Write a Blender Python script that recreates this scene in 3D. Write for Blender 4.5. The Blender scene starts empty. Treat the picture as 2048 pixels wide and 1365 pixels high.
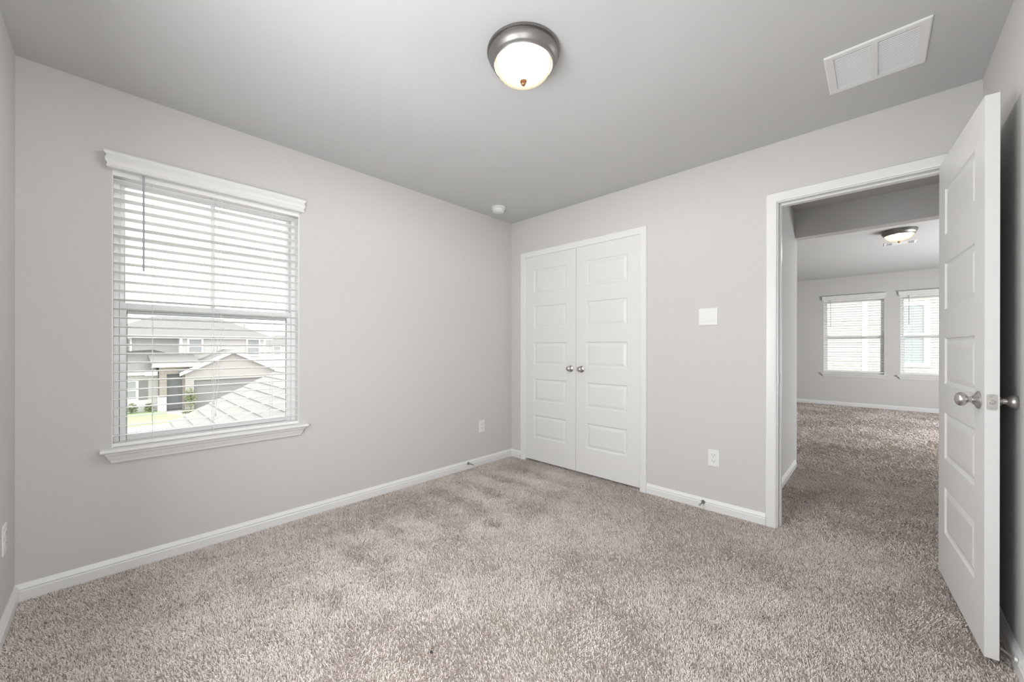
import bpy, bmesh, math
import numpy as np
from mathutils import Matrix, Vector

# ------------------------------------------------------------------ camera, world, lights, exposure
sc = bpy.context.scene
COL = sc.collection
W, D, H = 3.135, 3.19, 2.44            # bedroom width (x), depth (y), height (z)
FY, FH = 10.2, 2.53                    # far room: window wall and ceiling

def make_camera():
    yaw, pitch, roll = 0.7627, -0.0002, 0.0015
    fw = Vector((-math.sin(yaw) * math.cos(pitch), math.cos(yaw) * math.cos(pitch), math.sin(pitch)))
    r0 = Vector((math.cos(yaw), math.sin(yaw), 0)); u0 = r0.cross(fw)
    r = r0 * math.cos(roll) + u0 * math.sin(roll); u = -r0 * math.sin(roll) + u0 * math.cos(roll)
    cd = bpy.data.cameras.new('camera'); co = bpy.data.objects.new('camera', cd); COL.objects.link(co)
    cd.sensor_fit = 'HORIZONTAL'; cd.sensor_width = 36.0
    cd.lens = 763.636 / 2048 * 36.0
    cd.shift_y = 12.644 / 2048
    cd.clip_start = 0.02; cd.clip_end = 300
    m = Matrix((r, u, -fw)).transposed().to_4x4(); m.translation = (2.7682, 0.2992, 1.1459)
    co.matrix_world = m
    sc.camera = co
make_camera()

wd = bpy.data.worlds.new('overcast_sky'); sc.world = wd; wd.use_nodes = True
bg = wd.node_tree.nodes['Background']; bg.inputs[0].default_value = (0.985, 0.99, 1.0, 1); bg.inputs[1].default_value = 3.4

def area(name, loc, target, sx, sy, power, col=(1, 1, 1), portal=False, spread=math.pi):
    l = bpy.data.lights.new(name, 'AREA'); l.shape = 'RECTANGLE'; l.size = sx; l.size_y = sy; l.energy = power; l.color = col
    o = bpy.data.objects.new(name, l); COL.objects.link(o); o.location = loc
    o.rotation_euler = (Vector(target) - Vector(loc)).to_track_quat('-Z', 'Y').to_euler()
    l.spread = spread
    if portal: l.cycles.is_portal = True
    return o
area('bounced_flash', (1.80, 0.05, 1.22), (2.3, 3.0, 1.30), 1.0, 1.0, 34, (0.95, 0.97, 1.0))
area('side_fill', (2.97, 0.10, 1.25), (0.0, 0.75, 0.45), 0.5, 0.7, 16.5, (0.95, 0.97, 1.0))  # added fill light to lift the lower left wall and near corner
area('far_room_fill', (5.15, 7.4, 1.0), (1.6, 7.4, 1.5), 2.4, 1.3, 108, (0.97, 0.985, 1.0))  # added fill to brighten the far room; no window on this side
area('far_daylight_portal', (2.95, FY + 0.17, 1.37), (2.95, 0, 1.37), 2.0, 1.46, 1, portal=True)
area('daylight_portal', (-0.17, 0.725, 1.34), (1, 0.725, 1.34), 0.85, 1.42, 1, portal=True)
LAMP_POWER, FAR_LAMP_POWER = 49, 26

vs = sc.view_settings
vs.view_transform = 'Standard'; vs.look = 'None'; vs.gamma = 1; vs.exposure = 0.53
vs.use_curve_mapping = False
cy = sc.cycles
cy.use_denoising = True
cy.max_bounces = 14; cy.diffuse_bounces = 8; cy.glossy_bounces = 4; cy.transmission_bounces = 6; cy.transparent_max_bounces = 24
cy.sample_clamp_indirect = 4.0
cy.caustics_reflective = False; cy.caustics_refractive = False

# ------------------------------------------------------------------ materials
def mat(name, col, rough=0.6, metal=0.0, spec=0.4, bump=None, noise=None):
    m = bpy.data.materials.new(name); m.use_nodes = True
    nt = m.node_tree; b = nt.nodes['Principled BSDF']
    b.inputs['Base Color'].default_value = (*col, 1); b.inputs['Roughness'].default_value = rough
    b.inputs['Metallic'].default_value = metal; b.inputs['Specular IOR Level'].default_value = spec
    if bump or noise:
        tc = nt.nodes.new('ShaderNodeTexCoord')
    if bump:
        n = nt.nodes.new('ShaderNodeTexNoise'); n.inputs['Scale'].default_value = bump[0]; n.inputs['Detail'].default_value = 3
        nt.links.new(tc.outputs['Object'], n.inputs['Vector'])
        bp = nt.nodes.new('ShaderNodeBump'); bp.inputs['Strength'].default_value = bump[1]; bp.inputs['Distance'].default_value = bump[2]
        nt.links.new(n.outputs['Fac'], bp.inputs['Height']); nt.links.new(bp.outputs['Normal'], b.inputs['Normal'])
    if noise:
        n2 = nt.nodes.new('ShaderNodeTexNoise'); n2.inputs['Scale'].default_value = noise[0]; n2.inputs['Detail'].default_value = 4
        nt.links.new(tc.outputs['Object'], n2.inputs['Vector'])
        mx = nt.nodes.new('ShaderNodeMixRGB'); mx.inputs[1].default_value = (*col, 1); mx.inputs[2].default_value = (*noise[1], 1)
        nt.links.new(n2.outputs['Fac'], mx.inputs[0]); nt.links.new(mx.outputs[0], b.inputs['Base Color'])
    return m

M = {}
M['wall'] = mat('wall_paint', (0.60, 0.592, 0.581), 0.75, spec=0.25, bump=(170, 0.10, 0.002))
M['ceiling'] = mat('ceiling_paint', (0.58, 0.58, 0.578), 0.85, spec=0.15, bump=(120, 0.15, 0.002))
M['trim'] = mat('white_trim_paint', (0.765, 0.765, 0.76), 0.35, spec=0.45)
M['door'] = mat('white_door_paint', (0.73, 0.73, 0.725), 0.38, spec=0.45)
M['vinyl'] = mat('white_vinyl', (0.85, 0.86, 0.86), 0.4)
M['slat'] = mat('white_slat', (0.84, 0.84, 0.82), 0.45)
M['cord'] = mat('white_cord', (0.82, 0.82, 0.82), 0.8)
M['wand'] = mat('grey_wand', (0.42, 0.44, 0.48), 0.3)
M['nickel'] = mat('brushed_nickel', (0.56, 0.545, 0.525), 0.34, metal=1.0)
M['stop_metal'] = mat('dull_nickel', (0.30, 0.295, 0.285), 0.35, metal=1.0)
M['lamp_pan'] = mat('lamp_pan_nickel', (0.30, 0.288, 0.275), 0.42, metal=1.0)
M['satin'] = mat('satin_nickel_plate', (0.62, 0.61, 0.58), 0.4, metal=1.0)
M['dark'] = mat('dark_recess', (0.05, 0.05, 0.05), 0.8)
M['brass'] = mat('warm_brass', (0.55, 0.30, 0.15), 0.35, metal=1.0)
M['plastic'] = mat('white_plastic', (0.77, 0.77, 0.765), 0.35)
M['slot'] = mat('dark_slot', (0.16, 0.155, 0.15), 0.7)
M['seal'] = mat('grey_green_seal', (0.16, 0.20, 0.19), 0.6)
M['grille'] = mat('white_enamel', (0.80, 0.80, 0.80), 0.4)
M['duct'] = mat('pale_duct', (0.45, 0.45, 0.45), 0.8)
M['backing'] = mat('carpet_backing', (0.46, 0.41, 0.37), 0.95, spec=0.05)
M['concrete'] = mat('pale_concrete', (0.50, 0.47, 0.45), 0.9, noise=(0.8, (0.44, 0.42, 0.41)))
M['roof'] = mat('weathered_shingle', (0.135, 0.132, 0.125), 0.95, noise=(2.5, (0.17, 0.167, 0.158)))
M['siding_grey'] = mat('grey_siding', (0.42, 0.405, 0.39), 0.8)
M['siding_cream'] = mat('cream_siding', (0.40, 0.392, 0.36), 0.8)
M['exterior_white'] = mat('exterior_white', (0.75, 0.75, 0.74), 0.6)
M['garage'] = mat('taupe_garage_door', (0.17, 0.165, 0.16), 0.6)
M['entry'] = mat('dark_entry_door', (0.14, 0.15, 0.15), 0.5)
M['house_glass'] = mat('tinted_window_glass', (0.24, 0.255, 0.25), 0.3)
M['pale_glass'] = mat('pale_reflective_glass', (0.26, 0.29, 0.275), 0.4)
M['stone'] = mat('white_stone', (0.60, 0.59, 0.56), 0.9, noise=(6, (0.45, 0.44, 0.42)))
M['lawn'] = mat('lawn_green', (0.20, 0.27, 0.12), 0.9, noise=(1.2, (0.28, 0.34, 0.20)))
M['leaf'] = mat('shrub_leaf', (0.12, 0.17, 0.06), 0.8, noise=(5, (0.20, 0.21, 0.12)))
M['iron'] = mat('dark_iron', (0.06, 0.06, 0.06), 0.6)

def brick_mat():
    m = bpy.data.materials.new('pale_brick'); m.use_nodes = True; nt = m.node_tree; b = nt.nodes['Principled BSDF']
    tc = nt.nodes.new('ShaderNodeTexCoord'); mp = nt.nodes.new('ShaderNodeMapping'); mp.inputs['Rotation'].default_value = (math.pi / 2, 0, math.pi / 2)
    br = nt.nodes.new('ShaderNodeTexBrick'); br.inputs['Scale'].default_value = 4.5
    br.inputs['Color1'].default_value = (0.25, 0.222, 0.19, 1); br.inputs['Color2'].default_value = (0.20, 0.182, 0.162, 1); br.inputs['Mortar'].default_value = (0.29, 0.277, 0.26, 1)
    nt.links.new(tc.outputs['Object'], mp.inputs[0]); nt.links.new(mp.outputs[0], br.inputs['Vector']); nt.links.new(br.outputs['Color'], b.inputs['Base Color'])
    b.inputs['Roughness'].default_value = 0.9
    return m
M['brick'] = brick_mat()

def glass_mat():
    m = bpy.data.materials.new('clear_window_glass'); m.use_nodes = True; nt = m.node_tree; nt.nodes.clear()
    out = nt.nodes.new('ShaderNodeOutputMaterial'); tr = nt.nodes.new('ShaderNodeBsdfTransparent'); tr.inputs[0].default_value = (0.972, 0.98, 0.974, 1)
    gl = nt.nodes.new('ShaderNodeBsdfGlossy'); gl.inputs['Roughness'].default_value = 0.02
    mx = nt.nodes.new('ShaderNodeMixShader'); fr = nt.nodes.new('ShaderNodeFresnel'); fr.inputs[0].default_value = 1.35
    nt.links.new(fr.outputs[0], mx.inputs[0]); nt.links.new(tr.outputs[0], mx.inputs[1]); nt.links.new(gl.outputs[0], mx.inputs[2]); nt.links.new(mx.outputs[0], out.inputs[0])
    return m
M['glass'] = glass_mat()

def lamp_glass_mat():
    m = bpy.data.materials.new('frosted_lamp_glass'); m.use_nodes = True; nt = m.node_tree; nt.nodes.clear()
    out = nt.nodes.new('ShaderNodeOutputMaterial'); tr = nt.nodes.new('ShaderNodeBsdfTransparent'); tr.inputs[0].default_value = (1.0, 0.97, 0.9, 1)
    em = nt.nodes.new('ShaderNodeEmission')
    lw = nt.nodes.new('ShaderNodeLayerWeight'); lw.inputs[0].default_value = 0.35
    cr = nt.nodes.new('ShaderNodeValToRGB')
    cr.color_ramp.elements[0].position = 0.15; cr.color_ramp.elements[0].color = (1.2, 1.15, 1.02, 1)
    cr.color_ramp.elements[1].position = 0.66; cr.color_ramp.elements[1].color = (0.66, 0.56, 0.37, 1)
    em.inputs[1].default_value = 1.0
    mx = nt.nodes.new('ShaderNodeMixShader')
    mr = nt.nodes.new('ShaderNodeMapRange'); mr.inputs[1].default_value = 0.0; mr.inputs[2].default_value = 0.5; mr.inputs[3].default_value = 0.45; mr.inputs[4].default_value = 1.0
    nt.links.new(lw.outputs['Facing'], mr.inputs[0]); nt.links.new(mr.outputs[0], mx.inputs[0])
    nt.links.new(lw.outputs['Facing'], cr.inputs[0]); nt.links.new(cr.outputs[0], em.inputs[0])
    nt.links.new(tr.outputs[0], mx.inputs[1]); nt.links.new(em.outputs[0], mx.inputs[2]); nt.links.new(mx.outputs[0], out.inputs[0])
    return m
M['lamp_glass'] = lamp_glass_mat()

def carpet_mat():
    m = bpy.data.materials.new('carpet_yarn'); m.use_nodes = True; nt = m.node_tree; b = nt.nodes['Principled BSDF']
    a = nt.nodes.new('ShaderNodeAttribute'); a.attribute_name = 'tone'
    h = nt.nodes.new('ShaderNodeAttribute'); h.attribute_name = 'tint'
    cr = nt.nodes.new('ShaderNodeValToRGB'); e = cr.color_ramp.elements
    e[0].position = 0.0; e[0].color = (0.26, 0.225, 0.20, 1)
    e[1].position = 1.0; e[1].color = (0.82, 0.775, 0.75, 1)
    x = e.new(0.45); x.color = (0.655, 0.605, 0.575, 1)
    cr2 = nt.nodes.new('ShaderNodeValToRGB'); e = cr2.color_ramp.elements
    e[0].position = 0.0; e[0].color = (1.0, 0.985, 0.95, 1)
    e[1].position = 1.0; e[1].color = (1.0, 0.98, 0.985, 1)
    mx = nt.nodes.new('ShaderNodeMixRGB'); mx.blend_type = 'MULTIPLY'; mx.inputs[0].default_value = 1
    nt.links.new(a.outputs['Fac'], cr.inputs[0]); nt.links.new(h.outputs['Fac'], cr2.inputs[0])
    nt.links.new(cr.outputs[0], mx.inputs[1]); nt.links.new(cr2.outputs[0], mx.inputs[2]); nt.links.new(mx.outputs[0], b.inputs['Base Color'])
    b.inputs['Roughness'].default_value = 0.9; b.inputs['Specular IOR Level'].default_value = 0.15
    return m
M['carpet'] = carpet_mat()

# ------------------------------------------------------------------ helpers
def tag(o, label=None, cat=None, group=None, kind=None):
    if label: o['label'] = label
    if cat: o['category'] = cat
    if group: o['group'] = group
    if kind: o['kind'] = kind
    return o

def empty(name, loc=(0, 0, 0), rz=0.0):
    o = bpy.data.objects.new(name, None); COL.objects.link(o); o.location = loc; o.rotation_euler = (0, 0, rz); o.empty_display_size = 0.1
    return o

class MB:
    def __init__(s, T=None):
        s.v = []; s.f = []; s.T = T            # T maps a local point to a world / parent point
    def add(s, vs, fs):
        b = len(s.v); s.v += [tuple(p) for p in vs]; s.f += [tuple(i + b for i in f) for f in fs]; return s
    def box(s, x0, x1, y0, y1, z0, z1):
        return s.add([(x0, y0, z0), (x1, y0, z0), (x1, y1, z0), (x0, y1, z0), (x0, y0, z1), (x1, y0, z1), (x1, y1, z1), (x0, y1, z1)],
                     [(0, 3, 2, 1), (4, 5, 6, 7), (0, 1, 5, 4), (1, 2, 6, 5), (2, 3, 7, 6), (3, 0, 4, 7)])
    def extrude(s, poly, fn, a0, a1):
        n = len(poly)
        return s.add([fn(p, a0) for p in poly] + [fn(p, a1) for p in poly],
                     [tuple(range(n)), tuple(range(2 * n - 1, n - 1, -1))] + [(i, n + i, n + (i + 1) % n, (i + 1) % n) for i in range(n)])
    def lathe(s, prof, n=32, mtx=None, cap=True):
        mtx = mtx or Matrix(); vs = []; fs = []
        for r, z in prof:
            for k in range(n):
                a = 2 * math.pi * k / n; vs.append(mtx @ Vector((r * math.cos(a), r * math.sin(a), z)))
        for j in range(len(prof) - 1):
            for k in range(n):
                fs.append((j * n + k, j * n + (k + 1) % n, (j + 1) * n + (k + 1) % n, (j + 1) * n + k))
        if cap:
            fs.append(tuple(range(n - 1, -1, -1))); fs.append(tuple(range((len(prof) - 1) * n, len(prof) * n)))
        return s.add(vs, fs)
    def tube(s, pts, r, n=8):
        pts = [Vector(p) for p in pts]; vs = []; fs = []
        for i, p in enumerate(pts):
            d = (pts[min(i + 1, len(pts) - 1)] - pts[max(i - 1, 0)]).normalized()
            a = d.cross(Vector((0.31, 0.17, 0.93))).normalized(); b = d.cross(a)
            for k in range(n):
                t = 2 * math.pi * k / n; vs.append(p + a * r * math.cos(t) + b * r * math.sin(t))
        for i in range(len(pts) - 1):
            for k in range(n): fs.append((i * n + k, i * n + (k + 1) % n, (i + 1) * n + (k + 1) % n, (i + 1) * n + k))
        fs.append(tuple(range(n))); fs.append(tuple(range((len(pts) - 1) * n, len(pts) * n)))
        return s.add(vs, fs)
    def sweep(s, path, prof, fn, closed=False):
        # path: 2-D polyline; prof: closed polygon of (a, b), a measured to the left of the path, b across; fn(u, v, b) gives a 3-D point
        P = [Vector(p) for p in path]; n = len(P); m = len(prof); vs = []; fs = []
        for i in range(n):
            def nrm(a, b): d = (b - a).normalized(); return Vector((-d.y, d.x))
            if closed: n1 = nrm(P[i - 1], P[i]); n2 = nrm(P[i], P[(i + 1) % n])
            else:
                n1 = nrm(P[i - 1], P[i]) if i > 0 else nrm(P[0], P[1]); n2 = nrm(P[i], P[i + 1]) if i < n - 1 else n1
            mt = (n1 + n2) / (1 + n1.dot(n2))
            for a, b in prof: q = P[i] + mt * a; vs.append(fn(q.x, q.y, b))
        for i in range(n if closed else n - 1):
            j = (i + 1) % n
            for k in range(m): fs.append((i * m + k, i * m + (k + 1) % m, j * m + (k + 1) % m, j * m + k))
        if not closed: fs.append(tuple(range(m))); fs.append(tuple(range((n - 1) * m, n * m)))
        return s.add(vs, fs)
    def build(s, name, m, parent=None, smooth=None, bevel=0.0, seg=2, recalc=True, loc=None):
        me = bpy.data.meshes.new(name)
        vs = [s.T(*p) for p in s.v] if s.T else s.v
        if loc is not None: vs = [(p[0] - loc[0], p[1] - loc[1], p[2] - loc[2]) for p in vs]
        me.from_pydata([tuple(p) for p in vs], [], s.f)
        if recalc:
            bm = bmesh.new(); bm.from_mesh(me); bmesh.ops.remove_doubles(bm, verts=bm.verts, dist=1e-6)
            bmesh.ops.recalc_face_normals(bm, faces=bm.faces); bm.to_mesh(me); bm.free()
        me.materials.append(m)
        o = bpy.data.objects.new(name, me); COL.objects.link(o)
        if loc is not None: o.location = loc
        if parent: o.parent = parent
        if smooth is not None:
            me.polygons.foreach_set('use_smooth', [True] * len(me.polygons)); me.set_sharp_from_angle(angle=math.radians(smooth))
        if bevel:
            b = o.modifiers.new('edge', 'BEVEL'); b.width = bevel; b.segments = seg; b.limit_method = 'ANGLE'; b.angle_limit = math.radians(40)
        return o

def struct(o, label, cat):
    return tag(o, label, cat, kind='structure')

def direction(d):                                # matrix that turns +Z to d
    return Vector(d).to_track_quat('Z', 'Y').to_matrix().to_4x4()

# ------------------------------------------------------------------ room shell
WT = 0.15                                         # outer wall thickness
CO = (0.193, 1.412, 2.045)                        # closet opening x0, x1, head
DO = (2.318, 3.030, 2.058)                        # bedroom door opening
WO = (0.297, 1.153, 0.615, 2.050)                 # window opening y0, y1, z0, z1
BT = 0.115                                        # partition thickness

m = MB(); m.box(-WT, W + 0.12, -0.12, 4.78, -0.12, 0.0); m.box(-1.6, 5.2, 4.78, FY + 0.15, -0.12, 0.0); m.box(W + 0.12, 5.2, D + BT, 4.78, -0.12, 0.0)
struct(m.build('floor', M['backing'], recalc=False), 'floor slab under the beige carpet of bedroom and hall', 'floor')

m = MB(); m.box(-WT, W + 0.12, -0.12, D + BT, H, H + 0.12)
struct(m.build('ceiling', M['ceiling']), 'flat light grey bedroom ceiling with a dome lamp', 'ceiling')
m = MB(); m.box(-WT, 5.2, D + BT, 4.90, H, H + 0.24)
struct(m.build('ceiling_hall', M['ceiling']), 'shaded hall ceiling just beyond the bedroom door', 'ceiling')
m = MB(); m.box(-1.6, 5.2, 4.90, FY + 0.15, FH, FH + 0.15)
struct(m.build('ceiling_far', M['ceiling']), 'ceiling of the carpeted room past the hall', 'ceiling')
m = MB(); m.box(2.205, 5.2, 4.78, 4.90, 2.185, H)
m.box(-1.6, 2.205, 4.78, 4.90, 2.185, H + 0.24)
struct(m.build('wall_header', M['wall']), 'grey header beam across the hall opening', 'wall')

m = MB(); y0, y1, z0, z1 = WO
m.box(-WT, 0, -0.12, y0, 0, H); m.box(-WT, 0, y1, D + BT, 0, H); m.box(-WT, 0, y0, y1, 0, z0); m.box(-WT, 0, y0, y1, z1, H)
struct(m.build('wall_left', M['wall']), 'light grey bedroom wall with the window', 'wall')
m = MB()
m.box(0, CO[0], D, D + BT, 0, H); m.box(CO[0], CO[1], D, D + BT, CO[2], H); m.box(CO[1], DO[0] - 0.018, D, D + BT, 0, H)
m.box(DO[0] - 0.018, DO[1] + 0.018, D, D + BT, DO[2] + 0.018, H); m.box(DO[1] + 0.018, W + 0.12, D, D + BT, 0, H)
struct(m.build('wall_back', M['wall']), 'light grey wall holding the closet and the bedroom door', 'wall')
m = MB(); m.box(W, W + 0.12, -0.12, D, 0, H)
struct(m.build('wall_right', M['wall']), 'grey wall behind the open bedroom door', 'wall')
m = MB(); m.box(0, W, -0.12, 0, 0, H)
struct(m.build('wall_near', M['wall']), 'grey wall at the edge of the view beside the window wall', 'wall')
# closet interior and hall
m = MB(); m.box(0.0, 2.09, 4.0, 4.1, 0, H); m.box(-WT, 0.0, D + BT, 4.1, 0, H)
struct(m.build('wall_closet', M['wall']), 'closet interior wall hidden by the double doors', 'wall')
m = MB(); m.box(2.09, 2.205, D + BT, 4.90, 0, H)
struct(m.build('wall_hall', M['wall']), 'short grey hall wall just inside the door opening', 'wall')
m = MB(); m.box(5.2, 5.3, D, FY + 0.15, 0, FH + 0.3)
struct(m.build('wall_east', M['wall']), 'side wall of the far room, out of sight', 'wall')
m = MB(); m.box(-1.7, -1.6, 4.78, FY + 0.15, 0, FH + 0.3)
struct(m.build('wall_west', M['wall']), 'enclosing wall of the far room, out of sight', 'wall')
m = MB(); m.box(-1.6, 2.09, 4.78, 4.90, 0, 2.185)
struct(m.build('wall_south', M['wall']), 'near wall of the far room, behind the closet', 'wall')
m = MB(); m.box(W + 0.12, 5.2, D, D + BT, 0, H)
struct(m.build('wall_hall_south', M['wall']), 'hall wall beyond the open bedroom door, out of sight', 'wall')
FW = [(1.990, 2.870), (3.075, 3.955)]; FZ = (0.625, 2.105)
m = MB(); xs = [-1.6, FW[0][0], FW[0][1], FW[1][0], FW[1][1], 5.2]
for i in range(0, 5, 2): m.box(xs[i], xs[i + 1], FY, FY + 0.15, 0, FH)
for a, b in FW: m.box(a, b, FY, FY + 0.15, 0, FZ[0]); m.box(a, b, FY, FY + 0.15, FZ[1], FH)
struct(m.build('wall_far', M['wall']), 'grey far wall with two bright windows, seen past the door', 'wall')

# ------------------------------------------------------------------ baseboards, casings
BASE = [(0, 0), (0.014, 0), (0.014, 0.052), (0.0105, 0.056), (0.0105, 0.060), (0.0135, 0.063), (0.011, 0.070), (0.0055, 0.079), (0.0035, 0.084), (0, 0.084)]
def baseboard(name, path, label):
    m = MB().sweep(path, BASE, lambda u, v, b: (u, v, b))
    return struct(m.build(name, M['trim'], smooth=35), label, 'baseboard')
cw = 0.057
baseboard('baseboard_left', [(CO[0] - cw, D), (0, D), (0, 0)], 'white baseboard along the window wall and its corner')
baseboard('baseboard_near', [(0.0135, 0), (W, 0)], 'white baseboard running off past the near corner')
baseboard('baseboard_back', [(DO[0] - cw - 0.006, D), (CO[1] + cw, D)], 'white baseboard between closet and bedroom door')
baseboard('baseboard_right', [(W, 0.014), (W, D - 0.0)], 'white baseboard behind the open door')
baseboard('baseboard_hall', [(2.205, 4.78), (2.205, D + BT)][::-1][::-1], 'short white baseboard on the hall wall')
baseboard('baseboard_far', [(5.2, FY), (-1.6, FY)], 'white baseboard under the two far windows')

CASE = [(0, 0), (0, 0.009), (0.004, 0.012), (0.010, 0.0135), (0.044, 0.016), (0.051, 0.016), (0.055, 0.013), (0.057, 0.009), (0.057, 0)]
def casing_rect(x0, x1, z1, y, side=-1, prof=CASE):
    # U of mitred casing around an opening in the y plane
    path = [(x0, 0.0), (x0, z1), (x1, z1), (x1, 0.0)]
    return MB().sweep(path, prof, lambda u, v, b: (u, y + side * b, v))

t1 = empty('trim_1', ((CO[0] + CO[1]) / 2, D, 0)); struct(t1, 'white casing around the closet double doors', 'door trim')
def under(par, o):
    o.parent = par; o.matrix_parent_inverse = par.matrix_world.inverted() if False else Matrix.Translation(-Vector(par.location)); return o
under(t1, casing_rect(CO[0], CO[1], CO[2], D).build('casing', M['trim'], smooth=35))
m = MB(); j = 0.012
m.box(CO[0] - 0.0, CO[0] + 0.004, D - 0.0, D + BT, 0, CO[2]); m.box(CO[1] - 0.004, CO[1], D, D + BT, 0, CO[2]); m.box(CO[0], CO[1], D, D + BT, CO[2] - 0.004, CO[2])
under(t1, m.build('jamb', M['trim']))

t2 = empty('trim_2', ((DO[0] + DO[1]) / 2, D, 0)); struct(t2, 'white casing and jamb around the open bedroom doorway', 'door trim')
under(t2, casing_rect(DO[0] - 0.006, DO[1] + 0.006, DO[2] + 0.006, D).build('casing', M['trim'], smooth=35))
under(t2, casing_rect(DO[0] - 0.006, DO[1] + 0.006, DO[2] + 0.006, D + BT, 1).build('casing', M['trim'], smooth=35))
m = MB()
m.box(DO[0] - 0.018, DO[0], D - 0.0005, D + BT + 0.0005, 0, DO[2]); m.box(DO[1], DO[1] + 0.018, D - 0.0005, D + BT + 0.0005, 0, DO[2]); m.box(DO[0] - 0.018, DO[1] + 0.018, D - 0.0005, D + BT + 0.0005, DO[2], DO[2] + 0.018)
under(t2, m.build('jamb', M['trim'], bevel=0.001))
m = MB(); m.box(DO[0], DO[0] + 0.011, D + 0.040, D + 0.075, 0, DO[2]); m.box(DO[1] - 0.011, DO[1], D + 0.040, D + 0.075, 0, DO[2]); m.box(DO[0] + 0.011, DO[1] - 0.011, D + 0.040, D + 0.075, DO[2] - 0.011, DO[2])
under(t2, m.build('stop_strip', M['trim'], bevel=0.0015))
m = MB(); m.box(DO[0] - 0.001, DO[0] + 0.0015, D + 0.004, D + 0.030, 0.925, 0.978)
tag(under(t2, m.build('strike_plate', M['stop_metal'])), 'nickel strike plate')

# ------------------------------------------------------------------ doors
PANELS = [(0.225 + i * 0.359, 0.447 + i * 0.359) for i in range(5)]
RINGS = [(0, 0), (0.006, 0.0065), (0.014, 0.0085), (0.034, 0.0030), (0.037, 0.0022)]
def leaf(w, h, t, mg):
    m = MB(); us = [0, mg, w - mg, w]; vs = [0]
    for a, b in PANELS: vs += [a, b]
    vs.append(h)
    for y, sg in ((0.0, 1), (t, -1)):
        for i in range(3):
            for k in range(len(vs) - 1):
                a, b, c, d = us[i], us[i + 1], vs[k], vs[k + 1]
                if i == 1 and k % 2 == 1:
                    R = []
                    for ins, dep in RINGS:
                        R.append([(a + ins, y + sg * dep, c + ins), (b - ins, y + sg * dep, c + ins), (b - ins, y + sg * dep, d - ins), (a + ins, y + sg * dep, d - ins)])
                    V = [p for r in R for p in r]; F = []
                    for q in range(len(R) - 1):
                        for e in range(4): F.append((q * 4 + e, q * 4 + (e + 1) % 4, q * 4 + 4 + (e + 1) % 4, q * 4 + 4 + e))
                    q = (len(R) - 1) * 4; F.append((q, q + 1, q + 2, q + 3)); m.add(V, F)
                else:
                    m.add([(a, y, c), (b, y, c), (b, y, d), (a, y, d)], [(0, 1, 2, 3)])
    for k in range(len(vs) - 1):
        for u in (0, w): m.add([(u, 0, vs[k]), (u, t, vs[k]), (u, t, vs[k + 1]), (u, 0, vs[k + 1])], [(0, 1, 2, 3)])
    for i in range(3):
        for v in (0, h): m.add([(us[i], 0, v), (us[i + 1], 0, v), (us[i + 1], t, v), (us[i], t, v)], [(0, 1, 2, 3)])
    return m

ROSE = [(0.0, 0.0), (0.033, 0.0), (0.0335, 0.003), (0.031, 0.006), (0.021, 0.010), (0.016, 0.016), (0.0135, 0.018)]
BALL = [(0.0125, 0.012), (0.0115, 0.018), (0.0115, 0.028), (0.0135, 0.0300), (0.0190, 0.0325), (0.0240, 0.0370), (0.0262, 0.0430), (0.0260, 0.0480), (0.0235, 0.0535), (0.0180, 0.0580), (0.0100, 0.0608), (0.0004, 0.0617)]
def knob(parent, loc, d, s=1.0):
    k = MB().lathe([(r * s, z * s) for r, z in BALL], 32, Matrix.Translation(loc) @ direction(d)).build('door_knob', M['nickel'], parent, smooth=50)
    MB().lathe([(max(r, 0.0004) * s, z * s) for r, z in ROSE], 32, Matrix.Translation(loc) @ direction(d)).build('rosette', M['nickel'], k, smooth=40)
    return k

def hinge_knuckle(parent, x, y, z, name='hinge', m_=None):
    m = MB(); m.lathe([(0.0055, -0.045), (0.0055, 0.045)], 12, Matrix.Translation((x, y, z))); m.lathe([(0.004, 0.045), (0.003, 0.049)], 12, Matrix.Translation((x, y, z)))
    return m.build(name, m_ or M['trim'], parent, smooth=40)

cl_w, cl_h, z_gap = 0.604, 2.014, 0.029
for idx, (x0, kx, hx, lab) in enumerate(((0.1965, 0.744 - 0.1965, 0.0, 'closed white five-panel closet door leaf nearest the room corner'),
                                         (0.8035, 0.862 - 0.8035, cl_w, 'closed white five-panel closet door leaf nearest the light switch'))):
    d = leaf(cl_w, cl_h, 0.035, 0.107).build('door_%d' % (idx + 1), M['door'], recalc=True)
    d.location = (x0, D + 0.004, z_gap); struct(d, lab, 'closet door')
    k = knob(d, (kx, 0.0, 0.951 - z_gap), (0, -1, 0), 0.88)
    for hz in (0.22, 1.02, 1.80):
        hinge_knuckle(d, hx + (-0.001 if hx == 0 else 0.001), -0.005, hz)

bd_w, bd_h = 0.708, 2.030
bd = leaf(bd_w, bd_h, 0.035, 0.118).build('door_3', M['door'])
# leaf local: u from the hinge edge, thickness along +y, face y=0 looks at the bedroom side of the room
ang = math.atan2(-0.716, 0.056)
bd.location = (2.995, 3.186, 0.029); bd.rotation_euler = (0, 0, ang)
struct(bd, 'white five-panel bedroom door standing open against the wall', 'bedroom door')
KZ = 0.951 - 0.029
knob(bd, (bd_w - 0.062, 0.0, KZ), (0, -1, 0), 1.0)
knob(bd, (bd_w - 0.062, 0.035, KZ), (0, 1, 0), 1.0)
m = MB(); hw, hh, r = 0.0125, 0.0285, 0.006; pts = []
for cx, cz, a0 in ((hw - r, hh - r, 0), (-hw + r, hh - r, 90), (-hw + r, -hh + r, 180), (hw - r, -hh + r, 270)):
    for q in range(5): a = math.radians(a0 + q * 22.5); pts.append((cx + r * math.cos(a), cz + r * math.sin(a)))
m.extrude(pts, lambda p, a: (a, 0.0175 + p[0], KZ + p[1]), bd_w - 0.001, bd_w + 0.0012)
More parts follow.
